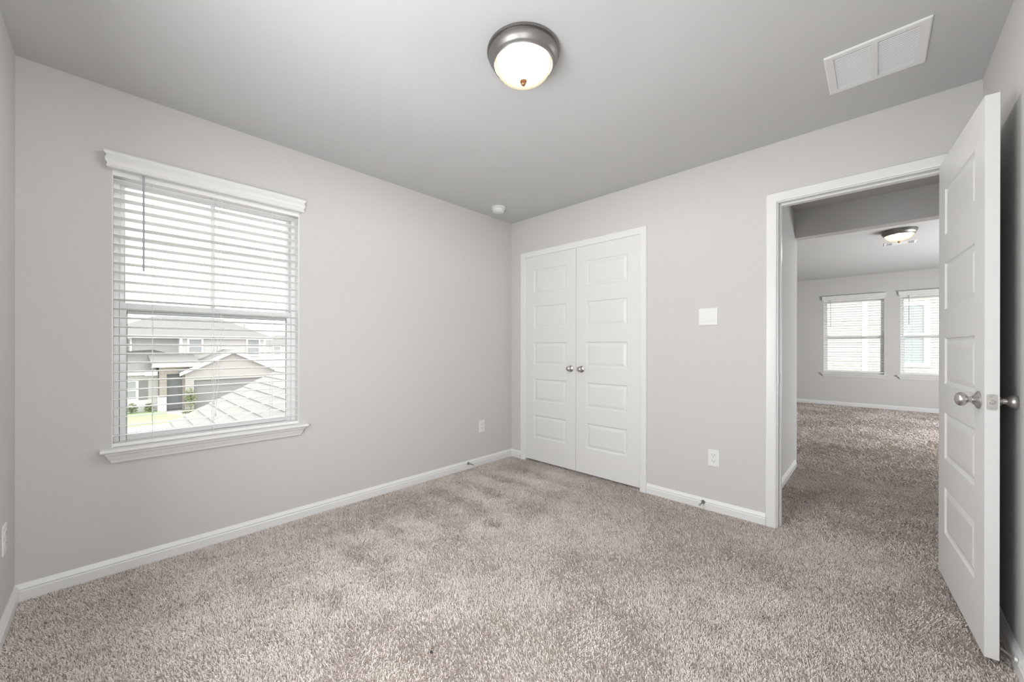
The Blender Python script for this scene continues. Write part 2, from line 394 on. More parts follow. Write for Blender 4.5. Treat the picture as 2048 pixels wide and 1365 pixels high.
lp = m.build('latch_plate', M['satin'], bd); tag(lp, 'satin nickel latch plate')
m = MB(); m.lathe([(0.0075, 0), (0.0075, 0.004), (0.0065, 0.005), (0.001, 0.0052)], 20, Matrix.Translation((bd_w + 0.001, 0.0175, KZ)) @ direction((1, 0, 0)))
m.build('latch_bolt', M['nickel'], lp, smooth=40)
for s in (-1, 1):
    m = MB().lathe([(0.0042, 0), (0.0038, 0.0006), (0.001, 0.0004)], 14, Matrix.Translation((bd_w + 0.0012, 0.0175, KZ + s * 0.0215)) @ direction((1, 0, 0)))
    m.build('screw', M['nickel'], lp)
for hz in (0.20, 1.00, 1.83): hinge_knuckle(bd, -0.003, 0.040, hz, m_=M['nickel'])

# ------------------------------------------------------------------ windows
def make_window(n, T, s0, s1, z0, z1, zm, muntins, label, seal=True):
    # local axes: s along the wall, o into the room (wall face o = 0), z up
    def mb(): return MB(T)
    c = Vector(T((s0 + s1) / 2, 0, z0)); w = empty('window_%d' % n, c); struct(w, label, 'window')
    def B(mm, name, mt, par=w, **k):
        o = mm.build(name, mt, par, **k); o.matrix_parent_inverse = Matrix.Translation(-c) if par is w else Matrix(); return o
    def ring(a0, a1, b0, b1, wl, wt, wb, o0, o1):
        m = mb(); m.box(a0, a0 + wl, o0, o1, b0, b1); m.box(a1 - wl, a1, o0, o1, b0, b1); m.box(a0 + wl, a1 - wl, o0, o1, b1 - wt, b1); m.box(a0 + wl, a1 - wl, o0, o1, b0, b0 + wb); return m
    st = z0 + 0.022                                               # top of the stool
    m = mb(); t = 0.004
    m.box(s0, s0 + t, -0.15, 0.0005, st, z1); m.box(s1 - t, s1, -0.15, 0.0005, st, z1); m.box(s0 + t, s1 - t, -0.15, 0.0005, z1 - t, z1)
    B(m, 'reveal_lining', M['trim'])
    B(ring(s0 + t, s1 - t, st, z1 - t, 0.024, 0.026, 0.020, -0.145, -0.062), 'window_frame', M['vinyl'], bevel=0.002)
    a0, a1 = s0 + 0.028, s1 - 0.028
    lo = B(ring(a0, a1, st + 0.020, zm + 0.022, 0.026, 0.036, 0.032, -0.100, -0.072), 'lower_sash', M['vinyl'], bevel=0.002)
    up = B(ring(a0, a1, zm - 0.030, z1 - 0.030, 0.020, 0.026, 0.036, -0.138, -0.110), 'upper_sash', M['vinyl'], bevel=0.002)
    m = mb(); m.box(a0 + 0.024, a1 - 0.024, -0.088, -0.084, st + 0.050, zm - 0.012); g = B(m, 'pane', M['glass'], lo); 
    m = mb(); m.box(a0 + 0.018, a1 - 0.018, -0.126, -0.122, zm + 0.004, z1 - 0.054); g = B(m, 'pane', M['glass'], up)
    if seal:
        B(ring(a0 + 0.026, a1 - 0.026, st + 0.052, zm - 0.014, 0.0028, 0.003, 0.0015, -0.0835, -0.0725), 'glazing_seal', M['seal'], lo)
    if muntins:
        m = mb(); sm = (s0 + s1) / 2 - 0.010; zq = (zm + z1) / 2 + 0.022
        m.box(sm - 0.011, sm + 0.011, -0.121, -0.113, zm + 0.006, z1 - 0.056); m.box(a0 + 0.020, sm - 0.011, -0.121, -0.113, zq - 0.011, zq + 0.011); m.box(sm + 0.011, a1 - 0.020, -0.121, -0.113, zq - 0.011, zq + 0.011)
        B(m, 'muntin', M['vinyl'], up)
    # stool and apron
    m = mb(); nose = [(-0.062, 0), (0.040, 0), (0.0465, 0.004), (0.049, 0.011), (0.0465, 0.018), (0.040, 0.022), (-0.062, 0.022)]
    h0 = s0 - 0.040; h1 = s1 + 0.046
    front = [(max(a, 0.0), b) for a, b in nose]
    m.extrude([(0.0, 0)] + nose[1:-1] + [(0.0, 0.022)], lambda p, a: (a, p[0], z0 + p[1]), h0, h1)
    m.box(s0 + 0.0005, s1 - 0.0005, -0.066, 0.0, z0 + 0.0005, z0 + 0.022)
    B(m, 'window_stool', M['trim'], smooth=40)
    m = mb(); ap = [(-0.010, 0), (0.030, 0), (0.030, -0.006), (0.024, -0.012), (0.021, -0.022), (0.0165, -0.032), (0.0095, -0.042), (0.0095, -0.048), (0.006, -0.052), (-0.010, -0.052)]
    m.sweep([(s0 + 0.002, 0.0), (s0 + 0.002, 0.0101), (s1 + 0.002, 0.0101), (s1 + 0.002, 0.0)], [(a - 0.004, z0 + b) for a, b in ap], lambda u, v, b: (u, max(v, 0.0), b))
    B(m, 'window_apron', M['trim'], smooth=40)
    return w

def make_blind(T, s0, s1, z0, z1, label, tilt, nslat, pitch, ztop, cords, wand, lift=None, group=None, zrail=None):
    def mb(): return MB(T)
    c = Vector(T((s0 + s1) / 2, -0.03, z1)); w = empty('window_blind', c); tag(w, label, 'blind', group)
    def B(mm, name, mt, **k):
        o = mm.build(name, mt, w, **k); o.matrix_parent_inverse = Matrix.Translation(-c); return o
    # valance with mitred returns
    vp = [(0.0, 0.0), (0.020, 0.0), (0.024, 0.004), (0.024, 0.010), (0.021, 0.014), (0.021, 0.020), (0.026, 0.026), (0.029, 0.036), (0.027, 0.046), (0.0235, 0.056), (0.0265, 0.061), (0.031, 0.066), (0.032, 0.075), (0.029, 0.080), (0.0, 0.080)]
    m = mb(); vb = z1 - 0.015; e = 0.006
    m.sweep([(s0 + e, 0.0), (s0 + e, 0.020), (s1 - e, 0.020), (s1 - e, 0.0)], [(a - 0.010, vb + b) for a, b in vp], lambda u, v, b: (u, max(v, 0.0), b))
    B(m, 'valance', M['trim'], smooth=40)
    m = mb(); m.box(s0 + 0.010, s1 - 0.010, -0.055, -0.004, z1 - 0.042, z1 - 0.005)
    B(m, 'headrail', M['slat'], bevel=0.002)
    m = mb(); ct, sn = math.cos(tilt), math.sin(tilt); oc = -0.032
    for i in range(nslat):
        z = ztop - i * pitch
        sec = []
        for a, b in ((-0.025, -0.0022), (-0.012, 0.0004), (0, 0.0012), (0.012, 0.0004), (0.025, -0.0022)): sec.append((a, b + 0.0013))
        for a, b in ((0.025, -0.0022), (0.012, 0.0004), (0, 0.0012), (-0.012, 0.0004), (-0.025, -0.0022)): sec.append((a, b - 0.0013))
        m.extrude([(oc + a * ct - b * sn, z + a * sn + b * ct) for a, b in sec], lambda p, a: (a, p[0], p[1]), s0 + 0.009, s1 - 0.014)
    B(m, 'slats', M['slat'], smooth=50)
    zr = zrail if zrail else z0 + 0.022
    m = mb(); m.box(s0 + 0.009, s1 - 0.012, oc - 0.025, oc + 0.027, zr + 0.001, zr + 0.019)
    B(m, 'bottom_rail', M['slat'], bevel=0.004)
    for s in cords:
        m = mb(); m.tube([(s, oc + 0.0275, zr + 0.01), (s, oc + 0.0275, z1 - 0.04)], 0.0011, 6); m.tube([(s, oc - 0.0275, zr + 0.01), (s, oc - 0.0275, z1 - 0.04)], 0.0011, 6)
        m.box(s - 0.006, s + 0.006, oc + 0.0268, oc + 0.0295, zr + 0.004, zr + 0.016)
        B(m, 'ladder_cord', M['cord'])
    m = mb(); ws, wl = wand
    m.tube([(ws, 0.012, z1 - 0.012), (ws, 0.012, z1 - 0.012 - wl)], 0.0042, 6); m.tube([(ws, -0.004, z1 - 0.03), (ws, 0.006, z1 - 0.016), (ws, 0.012, z1 - 0.012)], 0.0022, 6)
    B(m, 'tilt_wand', M['wand'])
    if lift:
        m = mb()
        for k, pts in enumerate(lift):
            m.tube(pts, 0.0012, 6); p = pts[-1]
            m.lathe([(0.0012, 0.004), (0.0035, 0.0), (0.0055, -0.016), (0.0045, -0.020), (0.001, -0.021)], 12, Matrix.Translation(p))
        B(m, 'lift_cord', M['cord'])
    return w

TL = lambda s, o, z: (o, s, z)
TF = lambda s, o, z: (s, FY - o, z)
make_window(1, TL, WO[0], WO[1], WO[2], WO[3], 1.352, True, 'white single-hung window looking out at the neighbouring house')
make_blind(TL, 0.285, 1.166, WO[2], WO[3], 'white open-slat blind hanging in the bedroom window', 0.125, 29, 0.0463, 1.990, (0.447, 0.704, 0.999), (0.411, 0.50),
           lift=[[(0.725, 0.001, 2.0), (0.722, 0.001, 1.2), (0.712, 0.002, 0.98), (0.703, 0.003, 0.835)], [(0.740, 0.001, 2.0), (0.737, 0.001, 1.2), (0.727, 0.002, 0.98), (0.711, 0.003, 0.765)]], group=None)
labs = (('white far-room window beside the short hall wall', 'white blind on the far window nearer the hall wall'), ('white far-room window partly hidden by the open door', 'white blind on the far window partly hidden by the door'))
for i, (a, b) in enumerate(FW):
    make_window(2 + i, TF, a, b, FZ[0], FZ[1], 1.352, False, labs[i][0], seal=False)
    make_blind(TF, a - 0.012, b + 0.012, FZ[0], FZ[1], labs[i][1], 0.12, 29, 0.0463, 2.035, (a + 0.15, b - 0.15), (a + 0.11, 0.53), group=None, zrail=0.668)

# ------------------------------------------------------------------ lamps, grilles, detector, plates, stops
def make_lamp(loc, label, power):
    x, y, z = loc
    t = empty('ceiling_light', (x, y, z)); tag(t, label, 'ceiling lamp')
    MB().lathe([(0.150, 0.0), (0.158, -0.002), (0.159, -0.008), (0.158, -0.012), (0.150, -0.013), (0.1495, -0.017), (0.1525, -0.021), (0.1515, -0.028), (0.146, -0.038), (0.139, -0.047), (0.135, -0.053), (0.135, -0.058), (0.131, -0.063), (0.127, -0.063), (0.127, -0.055), (0.126, -0.004)], 64, cap=False).build('pan', M['lamp_pan'], t, smooth=40, recalc=False)
    m = MB(); prof = [(0.123 * math.cos(a) ** 0.9 if a < 1.57 else 0.0005, -0.056 - 0.072 * math.sin(a)) for a in [k * math.pi / 2 / 14 for k in range(14)]] + [(0.004, -0.128)]
    m.lathe([(0.1245, -0.050)] + prof, 64, cap=False)
    m.build('glass_shade', M['lamp_glass'], t, smooth=60, recalc=False)
    MB().lathe([(0.002, -0.125), (0.0150, -0.1275), (0.0155, -0.130), (0.0120, -0.1325), (0.0128, -0.136), (0.0095, -0.138), (0.0100, -0.142), (0.0070, -0.147), (0.0005, -0.149)], 24).build('finial', M['brass'], t, smooth=50)
    l = bpy.data.lights.new('lamp_bulb', 'POINT'); l.energy = power; l.color = (1.0, 0.975, 0.945); l.shadow_soft_size = 0.03
    o = bpy.data.objects.new('lamp_bulb', l); COL.objects.link(o); o.location = (0, 0, -0.060); o.parent = t
    return t
make_lamp((1.648, 1.541, H), 'lit frosted glass dome lamp with nickel rim on the bedroom ceiling', LAMP_POWER)
make_lamp((2.955, 6.70, FH), 'lit dome lamp on the far room ceiling, seen past the door', FAR_LAMP_POWER)

def make_grille():
    x0, x1, y0, y1 = 2.594, 2.925, 2.496, 2.826
    t = empty('return_air_grille', ((x0 + x1) / 2, (y0 + y1) / 2, H)); tag(t, 'square white louvred air return grille on the ceiling', 'air vent')
    a, b = (x1 - x0) / 2, (y1 - y0) / 2; fl = 0.031
    m = MB()
    prof = [(0, 0), (0, -0.0055), (0.004, -0.008), (fl, -0.0065), (fl, 0)]
    m.sweep([(-a, -b), (a, -b), (a, b), (-a, b)], [(p, q) for p, q in prof], lambda u, v, z: (u, v, z), closed=True)
    m.build('frame', M['grille'], t, smooth=30)
    m = MB(); m.box(-0.010, 0.010, -b + fl, b - fl, -0.0065, -0.0005); m.build('center_bar', M['grille'], t)
    m = MB(); n = 22
    for i in range(n):
        yc = -b + fl + (i + 0.5) * (2 * b - 2 * fl) / n
        for xa, xb in ((-a + fl, -0.010), (0.010, a - fl)):
            m.extrude([(yc - 0.0045, -0.0006), (yc - 0.0038, -0.0006), (yc + 0.0002, -0.0036), (yc - 0.0006, -0.0038)], lambda p, q: (q, p[0], p[1]), xa, xb)
    m.build('louvers', M['grille'], t)
    m = MB(); m.box(-a + fl, a - fl, -b + fl, b - fl, -0.0004, -0.0002); m.build('duct_shade', M['slot'], t)  # flat dark sheet painted for the shade between the louvers
    for sx, sy in ((-0.09, -1), (0.09, -1), (-0.09, 1), (0.09, 1)):
        MB().lathe([(0.0042, -0.006), (0.0042, -0.008), (0.0025, -0.0092), (0.0003, -0.0095)], 14, Matrix.Translation((sx, sy * (b - 0.015), 0))).build('screw', M['grille'], t, smooth=40)
make_grille()

t = empty('smoke_detector', (0.232, 2.770, H)); tag(t, 'small round white smoke detector on the ceiling near the corner', 'smoke detector')
MB().lathe([(0.066, 0), (0.067, -0.003), (0.067, -0.011), (0.065, -0.013), (0.030, -0.013)], 40).build('base_plate', M['plastic'], t, smooth=40)
MB().lathe([(0.056, -0.0132), (0.058, -0.016), (0.055, -0.030), (0.050, -0.040), (0.044, -0.044), (0.020, -0.0455), (0.0004, -0.0455)], 40).build('sensor_cover', M['plastic'], t, smooth=50)
m = MB()
for k in range(10):
    a = k * math.pi / 5
    m.add([Matrix.Rotation(a, 3, 'Z') @ Vector(p) for p in ((0.0485, -0.009, -0.0405), (0.0485, 0.009, -0.0405), (0.0535, 0.009, -0.0335), (0.0535, -0.009, -0.0335), (0.0445, -0.009, -0.0425), (0.0445, 0.009, -0.0425))], [(0, 1, 2, 3), (0, 4, 5, 1)])
m.build('vent_slots', M['duct'], t)

t = empty('air_register', (2.985, 7.46, FH)); tag(t, 'small white air register behind the far dome lamp', 'air vent')
m = MB(); fr = [(0, 0), (0, -0.004), (0.003, -0.006), (0.020, -0.006), (0.020, 0)]
m.sweep([(-0.15, -0.10), (0.15, -0.10), (0.15, 0.10), (-0.15, 0.10)], fr, lambda u, v, z: (u, v, z), closed=True); m.build('frame', M['grille'], t)
m = MB(); m.box(-0.13, 0.13, -0.08, 0.08, -0.0005, -0.0002); m.build('duct_shade', M['dark'], t)  # black sheet stands in for the shaded duct holes
m = MB()
for i in range(9): yy = -0.072 + i * 0.018; m.box(-0.075, 0.075, yy - 0.007, yy + 0.009, -0.006, -0.001)
for s in (-1, 1):
    for i in range(4): xx = s * (0.083 + i * 0.014); m.box(xx - 0.0030, xx + 0.0030, -0.08, 0.08, -0.0022, -0.001)
    m.box(*sorted((s * 0.076, s * 0.13)), -0.008, 0.008, -0.0022, -0.001)
m.build('louvers', M['grille'], t)

def rrect(w, h, r, n=4):
    pts = []
    for cx, cz, a0 in ((w / 2 - r, h / 2 - r, 0), (-w / 2 + r, h / 2 - r, 90), (-w / 2 + r, -h / 2 + r, 180), (w / 2 - r, -h / 2 + r, 270)):
        for q in range(n + 1): a = math.radians(a0 + q * 90 / n); pts.append((cx + r * math.cos(a), cz + r * math.sin(a)))
    return pts
def make_outlet(loc, rz, label, group=None):
    t = empty('wall_outlet', loc, rz); tag(t, label, 'power outlet', group)       # local: faces -y
    MB().extrude(rrect(0.072, 0.117, 0.004), lambda p, a: (p[0], -a, p[1]), 0.0, 0.0055).build('face_plate', M['plastic'], t, bevel=0.002)
    for s in (1, -1):
        m = MB().extrude(rrect(0.034, 0.029, 0.010, 5), lambda p, a: (p[0], -a, p[1] + s * 0.0195), 0.0054, 0.0072)
        r = m.build('receptacle', M['plastic'], t, bevel=0.0006)
        m = MB()
        m.box(-0.0085, -0.0060, -0.0078, -0.0071, s * 0.0195 - 0.001, s * 0.0195 + 0.008); m.box(0.0060, 0.0085, -0.0078, -0.0071, s * 0.0195 - 0.001, s * 0.0195 + 0.007)
        m.lathe([(0.0026, 0), (0.0026, 0.0007)], 12, Matrix.Translation((0, -0.0071, s * 0.0195 - 0.0075)) @ direction((0, -1, 0)))
        m.build('slots', M['slot'], r)
    MB().lathe([(0.003, 0), (0.0026, 0.001), (0.0003, 0.0012)], 12, Matrix.Translation((0, -0.0055, 0)) @ direction((0, -1, 0))).build('screw', M['plastic'], t)
    return t
make_outlet((1.949, D, 0.378), 0, 'white duplex outlet low on the wall under the light switch')
make_outlet((0, 2.772, 0.380), math.pi / 2, 'white outlet low on the window wall near the corner')
make_outlet((0.262, 0, 0.380), math.pi, 'white outlet at the near wall edge of the picture')

t = empty('light_switch', (1.912, D, 1.363)); tag(t, 'white double rocker light switch on the wall', 'light switch')
MB().extrude(rrect(0.122, 0.119, 0.005), lambda p, a: (p[0], -a, p[1]), 0.0, 0.006).build('face_plate', M['plastic'], t, bevel=0.0025)
for s in (-1, 1):
    m = MB(); cx = s * 0.0235
    m.add([(cx - 0.0165, -0.0060, -0.033), (cx + 0.0165, -0.0060, -0.033), (cx + 0.0165, -0.0060, 0.033), (cx - 0.0165, -0.0060, 0.033),
           (cx - 0.0165, -0.0105, -0.033), (cx + 0.0165, -0.0105, -0.033), (cx + 0.0165, -0.0070, 0.0), (cx - 0.0165, -0.0070, 0.0), (cx + 0.0165, -0.0072, 0.033), (cx - 0.0165, -0.0072, 0.033)],
          [(0, 1, 5, 4), (4, 5, 6, 7), (7, 6, 8, 9), (9, 8, 2, 3), (1, 2, 8, 6, 5), (0, 4, 7, 9, 3)])
    m.build('rocker', M['plastic'], t)

def make_stop(loc, rz, label):
    t = empty('door_stop', loc, rz); tag(t, label, 'door stop')                    # local: points along -y
    R = direction((0, -1, 0))
    MB().lathe([(0.0135, 0), (0.0135, 0.002), (0.010, 0.007), (0.0055, 0.013), (0.0045, 0.016)], 20, R).build('base', M['stop_metal'], t, smooth=40)
    MB().lathe([(0.0042, 0.0155), (0.0042, 0.064), (0.0055, 0.066), (0.0055, 0.068)], 14, R).build('rod', M['stop_metal'], t, smooth=40)
    MB().lathe([(0.0072, 0.0675), (0.0078, 0.070), (0.0074, 0.077), (0.004, 0.080), (0.0004, 0.0803)], 16, R).build('rubber_tip', M['duct'], t, smooth=50)
make_stop((0.0137, 2.594, 0.062), math.pi / 2, 'small metal door stop on the baseboard of the window wall')
make_stop((1.884, D - 0.0137, 0.058), 0, 'small metal door stop on the baseboard under the outlet')
# flexible stop behind the open door: springs from the right baseboard toward the door
t = empty('door_stop', (W - 0.0140, 2.462, 0.066)); tag(t, 'springy door stop with white end behind the open door', 'door stop')
pts = []; n_ = 24 * 8
for k in range(n_ + 1):
    a = k / 8 * 2 * math.pi; f = k / n_
    c = Vector((-0.006 - 0.034 * f, 0.032 * f + 0.010 * f * f, 0.003 * math.sin(f * 3.1) + 0.004 * f))
    pts.append((c.x + 0.0030 * math.cos(a) * 0.6, c.y + 0.0030 * math.cos(a) * 0.8, c.z + 0.0030 * math.sin(a)))
MB().tube(pts, 0.0011, 5).build('spring', M['satin'], t, smooth=60)
MB().lathe([(0.007, 0), (0.007, 0.004), (0.005, 0.007), (0.0005, 0.0075)], 18, direction((-1, 0, 0))).build('end_cap', M['plastic'], t, smooth=40)

# ------------------------------------------------------------------ carpet
def value_noise(x, y, cell, seed):
    rg = np.random.default_rng(seed); g = rg.random((256, 256)).astype(np.float32)
    u = x / cell + 40; v = y / cell + 40; i = np.floor(u).astype(int); j = np.floor(v).astype(int); fu = u - i; fv = v - j
    fu = fu * fu * (3 - 2 * fu); fv = fv * fv * (3 - 2 * fv); i %= 255; j %= 255
    return g[i, j] * (1 - fu) * (1 - fv) + g[i + 1, j] * fu * (1 - fv) + g[i, j + 1] * (1 - fu) * fv + g[i + 1, j + 1] * fu * fv

def make_carpet():
    rg = np.random.default_rng(7); X = []; Y = []; S = []
    def fill(x0, x1, y0, y1, sp, size):
        nx = int((x1 - x0) / sp); ny = int((y1 - y0) / sp)
        gx, gy = np.meshgrid(np.arange(nx), np.arange(ny)); gx = gx.ravel(); gy = gy.ravel()
        X.append(x0 + (gx + 0.5 + (rg.random(gx.size) - 0.5) * 0.95) * (x1 - x0) / nx); Y.append(y0 + (gy + 0.5 + (rg.random(gx.size) - 0.5) * 0.95) * (y1 - y0) / ny); S.append(np.full(gx.size, size))
    fill(0.014, W - 0.014, 0.014, D - 0.002, 0.0044, 0.88)
    fill(CO[0] + 0.006, CO[1] - 0.006, D - 0.002, D + 0.30, 0.0062, 1.2)
    fill(DO[0], DO[1], D - 0.002, D + BT, 0.0062, 1.2)
    fill(2.219, 4.2, D + BT, 4.78, 0.0065, 1.25)
    fill(0.4, 4.8, 4.78, FY - 0.014, 0.0122, 2.15)
    x = np.concatenate(X); y = np.concatenate(Y); s = np.concatenate(S); n = x.size
    n1 = value_noise(x, y, 0.33, 1); n2 = value_noise(x, y, 0.11, 2); n3 = value_noise(x, y, 0.045, 3); n4 = value_noise(x, y, 0.16, 4); n5 = value_noise(x, y, 0.5, 5)
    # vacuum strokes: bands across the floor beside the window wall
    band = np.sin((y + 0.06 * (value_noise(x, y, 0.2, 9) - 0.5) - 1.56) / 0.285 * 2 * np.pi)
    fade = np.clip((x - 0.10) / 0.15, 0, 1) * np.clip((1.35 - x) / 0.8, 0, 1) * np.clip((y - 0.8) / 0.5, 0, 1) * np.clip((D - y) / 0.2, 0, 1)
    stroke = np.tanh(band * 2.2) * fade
    # pile lean
    ang = 2 * np.pi * (n1 * 0.8 + 0.35 * n2) + rg.normal(0, 1.3, n)
    amt = (0.55 + 0.5 * rg.random(n)) * (0.85 + 0.35 * n2)
    lx = np.cos(ang) * amt + 0.55 * stroke; ly = np.sin(ang) * amt + 0.35 * stroke - 0.15
    hgt = (0.0125 + 0.004 * rg.random(n)) * (0.82 + 0.35 * n3) * np.sqrt(s) * np.where(s > 2, 0.8, 1.0)
    L = 0.0082 * s
    yaw = ang + np.pi / 2 + rg.normal(0, 0.7, n); w = (0.0013 + 0.0008 * rg.random(n)) * s
    wx = np.cos(yaw) * w; wy = np.sin(yaw) * w
    tw = rg.normal(0, 0.8, n); wx2 = np.cos(yaw + tw) * w * 0.7; wy2 = np.sin(yaw + tw) * w * 0.7
    P = np.empty((n, 6, 3), np.float32)
    P[:, 0] = np.stack([x - wx, y - wy, np.zeros(n)], 1); P[:, 1] = np.stack([x + wx, y + wy, np.zeros(n)], 1)
    mx = x + lx * L * 0.30; my = y + ly * L * 0.30; mz = hgt * 0.62
    P[:, 2] = np.stack([mx - wx * 1.1, my - wy * 1.1, mz], 1); P[:, 3] = np.stack([mx + wx * 1.1, my + wy * 1.1, mz], 1)
    tx = x + lx * L; ty = y + ly * L; tz = hgt * (1.02 - 0.18 * np.minimum(amt, 1.2))
    P[:, 4] = np.stack([tx - wx2, ty - wy2, tz], 1); P[:, 5] = np.stack([tx + wx2, ty + wy2, tz], 1)
    inb = y < D - 0.002
    bx = np.where(inb, 0.0145, -9.0)
    P[:, :, 0] = np.maximum(P[:, :, 0], bx[:, None])
    tone = 0.56 + 0.30 * (rg.random(n) - 0.5) + 0.10 * (n1 - 0.5) + 0.20 * (n2 - 0.5) + 0.22 * (n3 - 0.5) + 0.16 * stroke  # strokes and patches paint pile-lean shading into the yarn tone; specks random
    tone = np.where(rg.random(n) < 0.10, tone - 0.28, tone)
    tint = np.clip(0.5 + 1.5 * (n4 - 0.5) + 0.7 * (n5 - 0.5) + 0.5 * (rg.random(n) - 0.5), 0, 1)
    F = np.array([[0, 1, 3, 2], [2, 3, 5, 4]], np.int32)[None] + (np.arange(n, dtype=np.int32) * 6)[:, None, None]
    F = F.reshape(-1)
    me = bpy.data.meshes.new('carpet_pile'); me.vertices.add(n * 6); me.vertices.foreach_set('co', P.ravel())
    me.loops.add(F.size); me.loops.foreach_set('vertex_index', F)
    nf = F.size // 4; me.polygons.add(nf); me.polygons.foreach_set('loop_start', np.arange(nf, dtype=np.int32) * 4)
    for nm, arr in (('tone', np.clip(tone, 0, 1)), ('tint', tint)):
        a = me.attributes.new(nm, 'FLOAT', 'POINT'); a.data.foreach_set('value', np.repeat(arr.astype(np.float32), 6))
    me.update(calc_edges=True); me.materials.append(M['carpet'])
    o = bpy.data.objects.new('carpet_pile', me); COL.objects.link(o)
    tag(o, 'speckled beige and grey cut-pile carpet over the whole floor', 'carpet', kind='stuff')
make_carpet()

t = MB(); rg_ = np.random.default_rng(5)
for k in range(7):
    a = Vector((1.581, 1.114, 0.0175)); p = a + Vector(rg_.normal(size=3)) * 0.0035; p.z = max(p.z, 0.0145); q = a + Vector(rg_.normal(size=3)) * 0.0035; q.z = max(q.z, 0.0145)
    t.tube([p, (p + q) / 2 + Vector((0, 0, 0.002)), q], 0.0013, 5)
tag(t.build('lint_fleck', M['dark']), 'tiny dark lint fleck lying on the carpet in the middle of the floor', 'lint')

# ------------------------------------------------------------------ outside: own lower roof
def lower_roof():
    X0, X1 = -3.55, -WT - 0.01; sl = 0.515; f = lambda y: -0.208 + sl * y
    t = empty('lower_roof', (X1, 1.5, f(1.5))); tag(t, 'sloping pale shingle roof just outside the bedroom window', 'roof')
    inv = Matrix.Translation(-Vector(t.location))
    m = MB(); dy = 0.125; y = -1.2; k = 0
    nrm = Vector((0, -sl, 1)).normalized()
    rg = np.random.default_rng(3)
    while y < 3.6:
        off = rg.random() * 0.3; x = X0 - off
        while x < X1:
            wdt = 0.22 + 0.2 * rg.random(); xa = max(x, X0); xb = min(x + wdt, X1)
            if xb - xa > 0.01:
                th = 0.014 + 0.003 * rg.random()
                p0 = Vector((0, y, f(y))); p1 = Vector((0, y + dy * 1.25, f(y + dy * 1.25)))
                a = p0 + nrm * th; b = p1 + nrm * 0.001; c = p0 - nrm * 0.004; d = p1 - nrm * 0.006
                m.extrude([(a.y, a.z), (b.y, b.z), (d.y, d.z), (c.y, c.z)], lambda p, q: (q, p[0], p[1]), xa, xb - 0.004)
            x += wdt
        y += dy; k += 1
    o = m.build('shingles', M['roof_pale'], t, recalc=False); o.matrix_parent_inverse = inv
    m = MB(); m.extrude([(-1.25, f(-1.25) - 0.02), (3.6, f(3.6) - 0.02), (3.6, f(3.6) - 0.16), (-1.25, f(-1.25) - 0.16)], lambda p, q: (q, p[0], p[1]), X0 + 0.02, X1)
    o = m.build('roof_deck', M['exterior_white'], t); o.matrix_parent_inverse = inv
    m = MB(); m.extrude([(-1.25, f(-1.25) - 0.18), (3.6, f(3.6) - 0.18), (3.6, -3.6), (-1.25, -3.6)], lambda p, q: (q, p[0], p[1]), X0 + 0.3, X0 + 0.45)
    o = m.build('gable_wall', M['brick'], t); o.matrix_parent_inverse = inv
M['roof_pale'] = mat('pale_shingle', (0.185, 0.178, 0.165), 0.95, noise=(3.5, (0.215, 0.208, 0.195)))  # the shingles' own pale grey-tan colour, mottled by noise
lower_roof()

# ------------------------------------------------------------------ outside: ground and houses
GZ = -3.66
m = MB(); m.box(-110, -0.16, -60, 90, GZ - 0.3, GZ - 0.02); m.box(-40, 40, FY + 0.2, 90, GZ - 0.3, GZ - 0.021)
struct(m.build('street', M['concrete']), 'pale concrete street and drive in front of the house opposite', 'street')
m = MB(); m.box(-36.2, -29.6, -12, 3.0, GZ - 0.02, GZ + 0.03); m.extrude([(-33.6, 3.0), (-29.6, 3.0), (-29.6, 4.4), (-31.5, 4.2)], lambda p, a: (p[0], p[1], a), GZ - 0.02, GZ + 0.03)
tag(m.build('lawn', M['lawn']), 'small green lawn before the house opposite', 'lawn', kind='structure')

def house_window(par, c, y0, y1, z0, z1, x):
    m = MB(); tr = 0.13
    m.box(x, x + 0.07, y0, y0 + tr, z0, z1); m.box(x, x + 0.07, y1 - tr, y1, z0, z1); m.box(x, x + 0.07, y0 + tr, y1 - tr, z0, z0 + tr); m.box(x, x + 0.07, y0 + tr, y1 - tr, z1 - tr, z1)
    zm = (z0 + z1) / 2; m.box(x, x + 0.06, y0 + tr, y1 - tr, zm - 0.05, zm + 0.05)
    f = m.build('window', M['exterior_white'], par); f.matrix_parent_inverse = Matrix.Translation(-c)
    m = MB(); m.box(x, x + 0.02, y0 + tr, y1 - tr, z0 + tr, z1 - tr); g = m.build('pane', M['house_glass'], f)

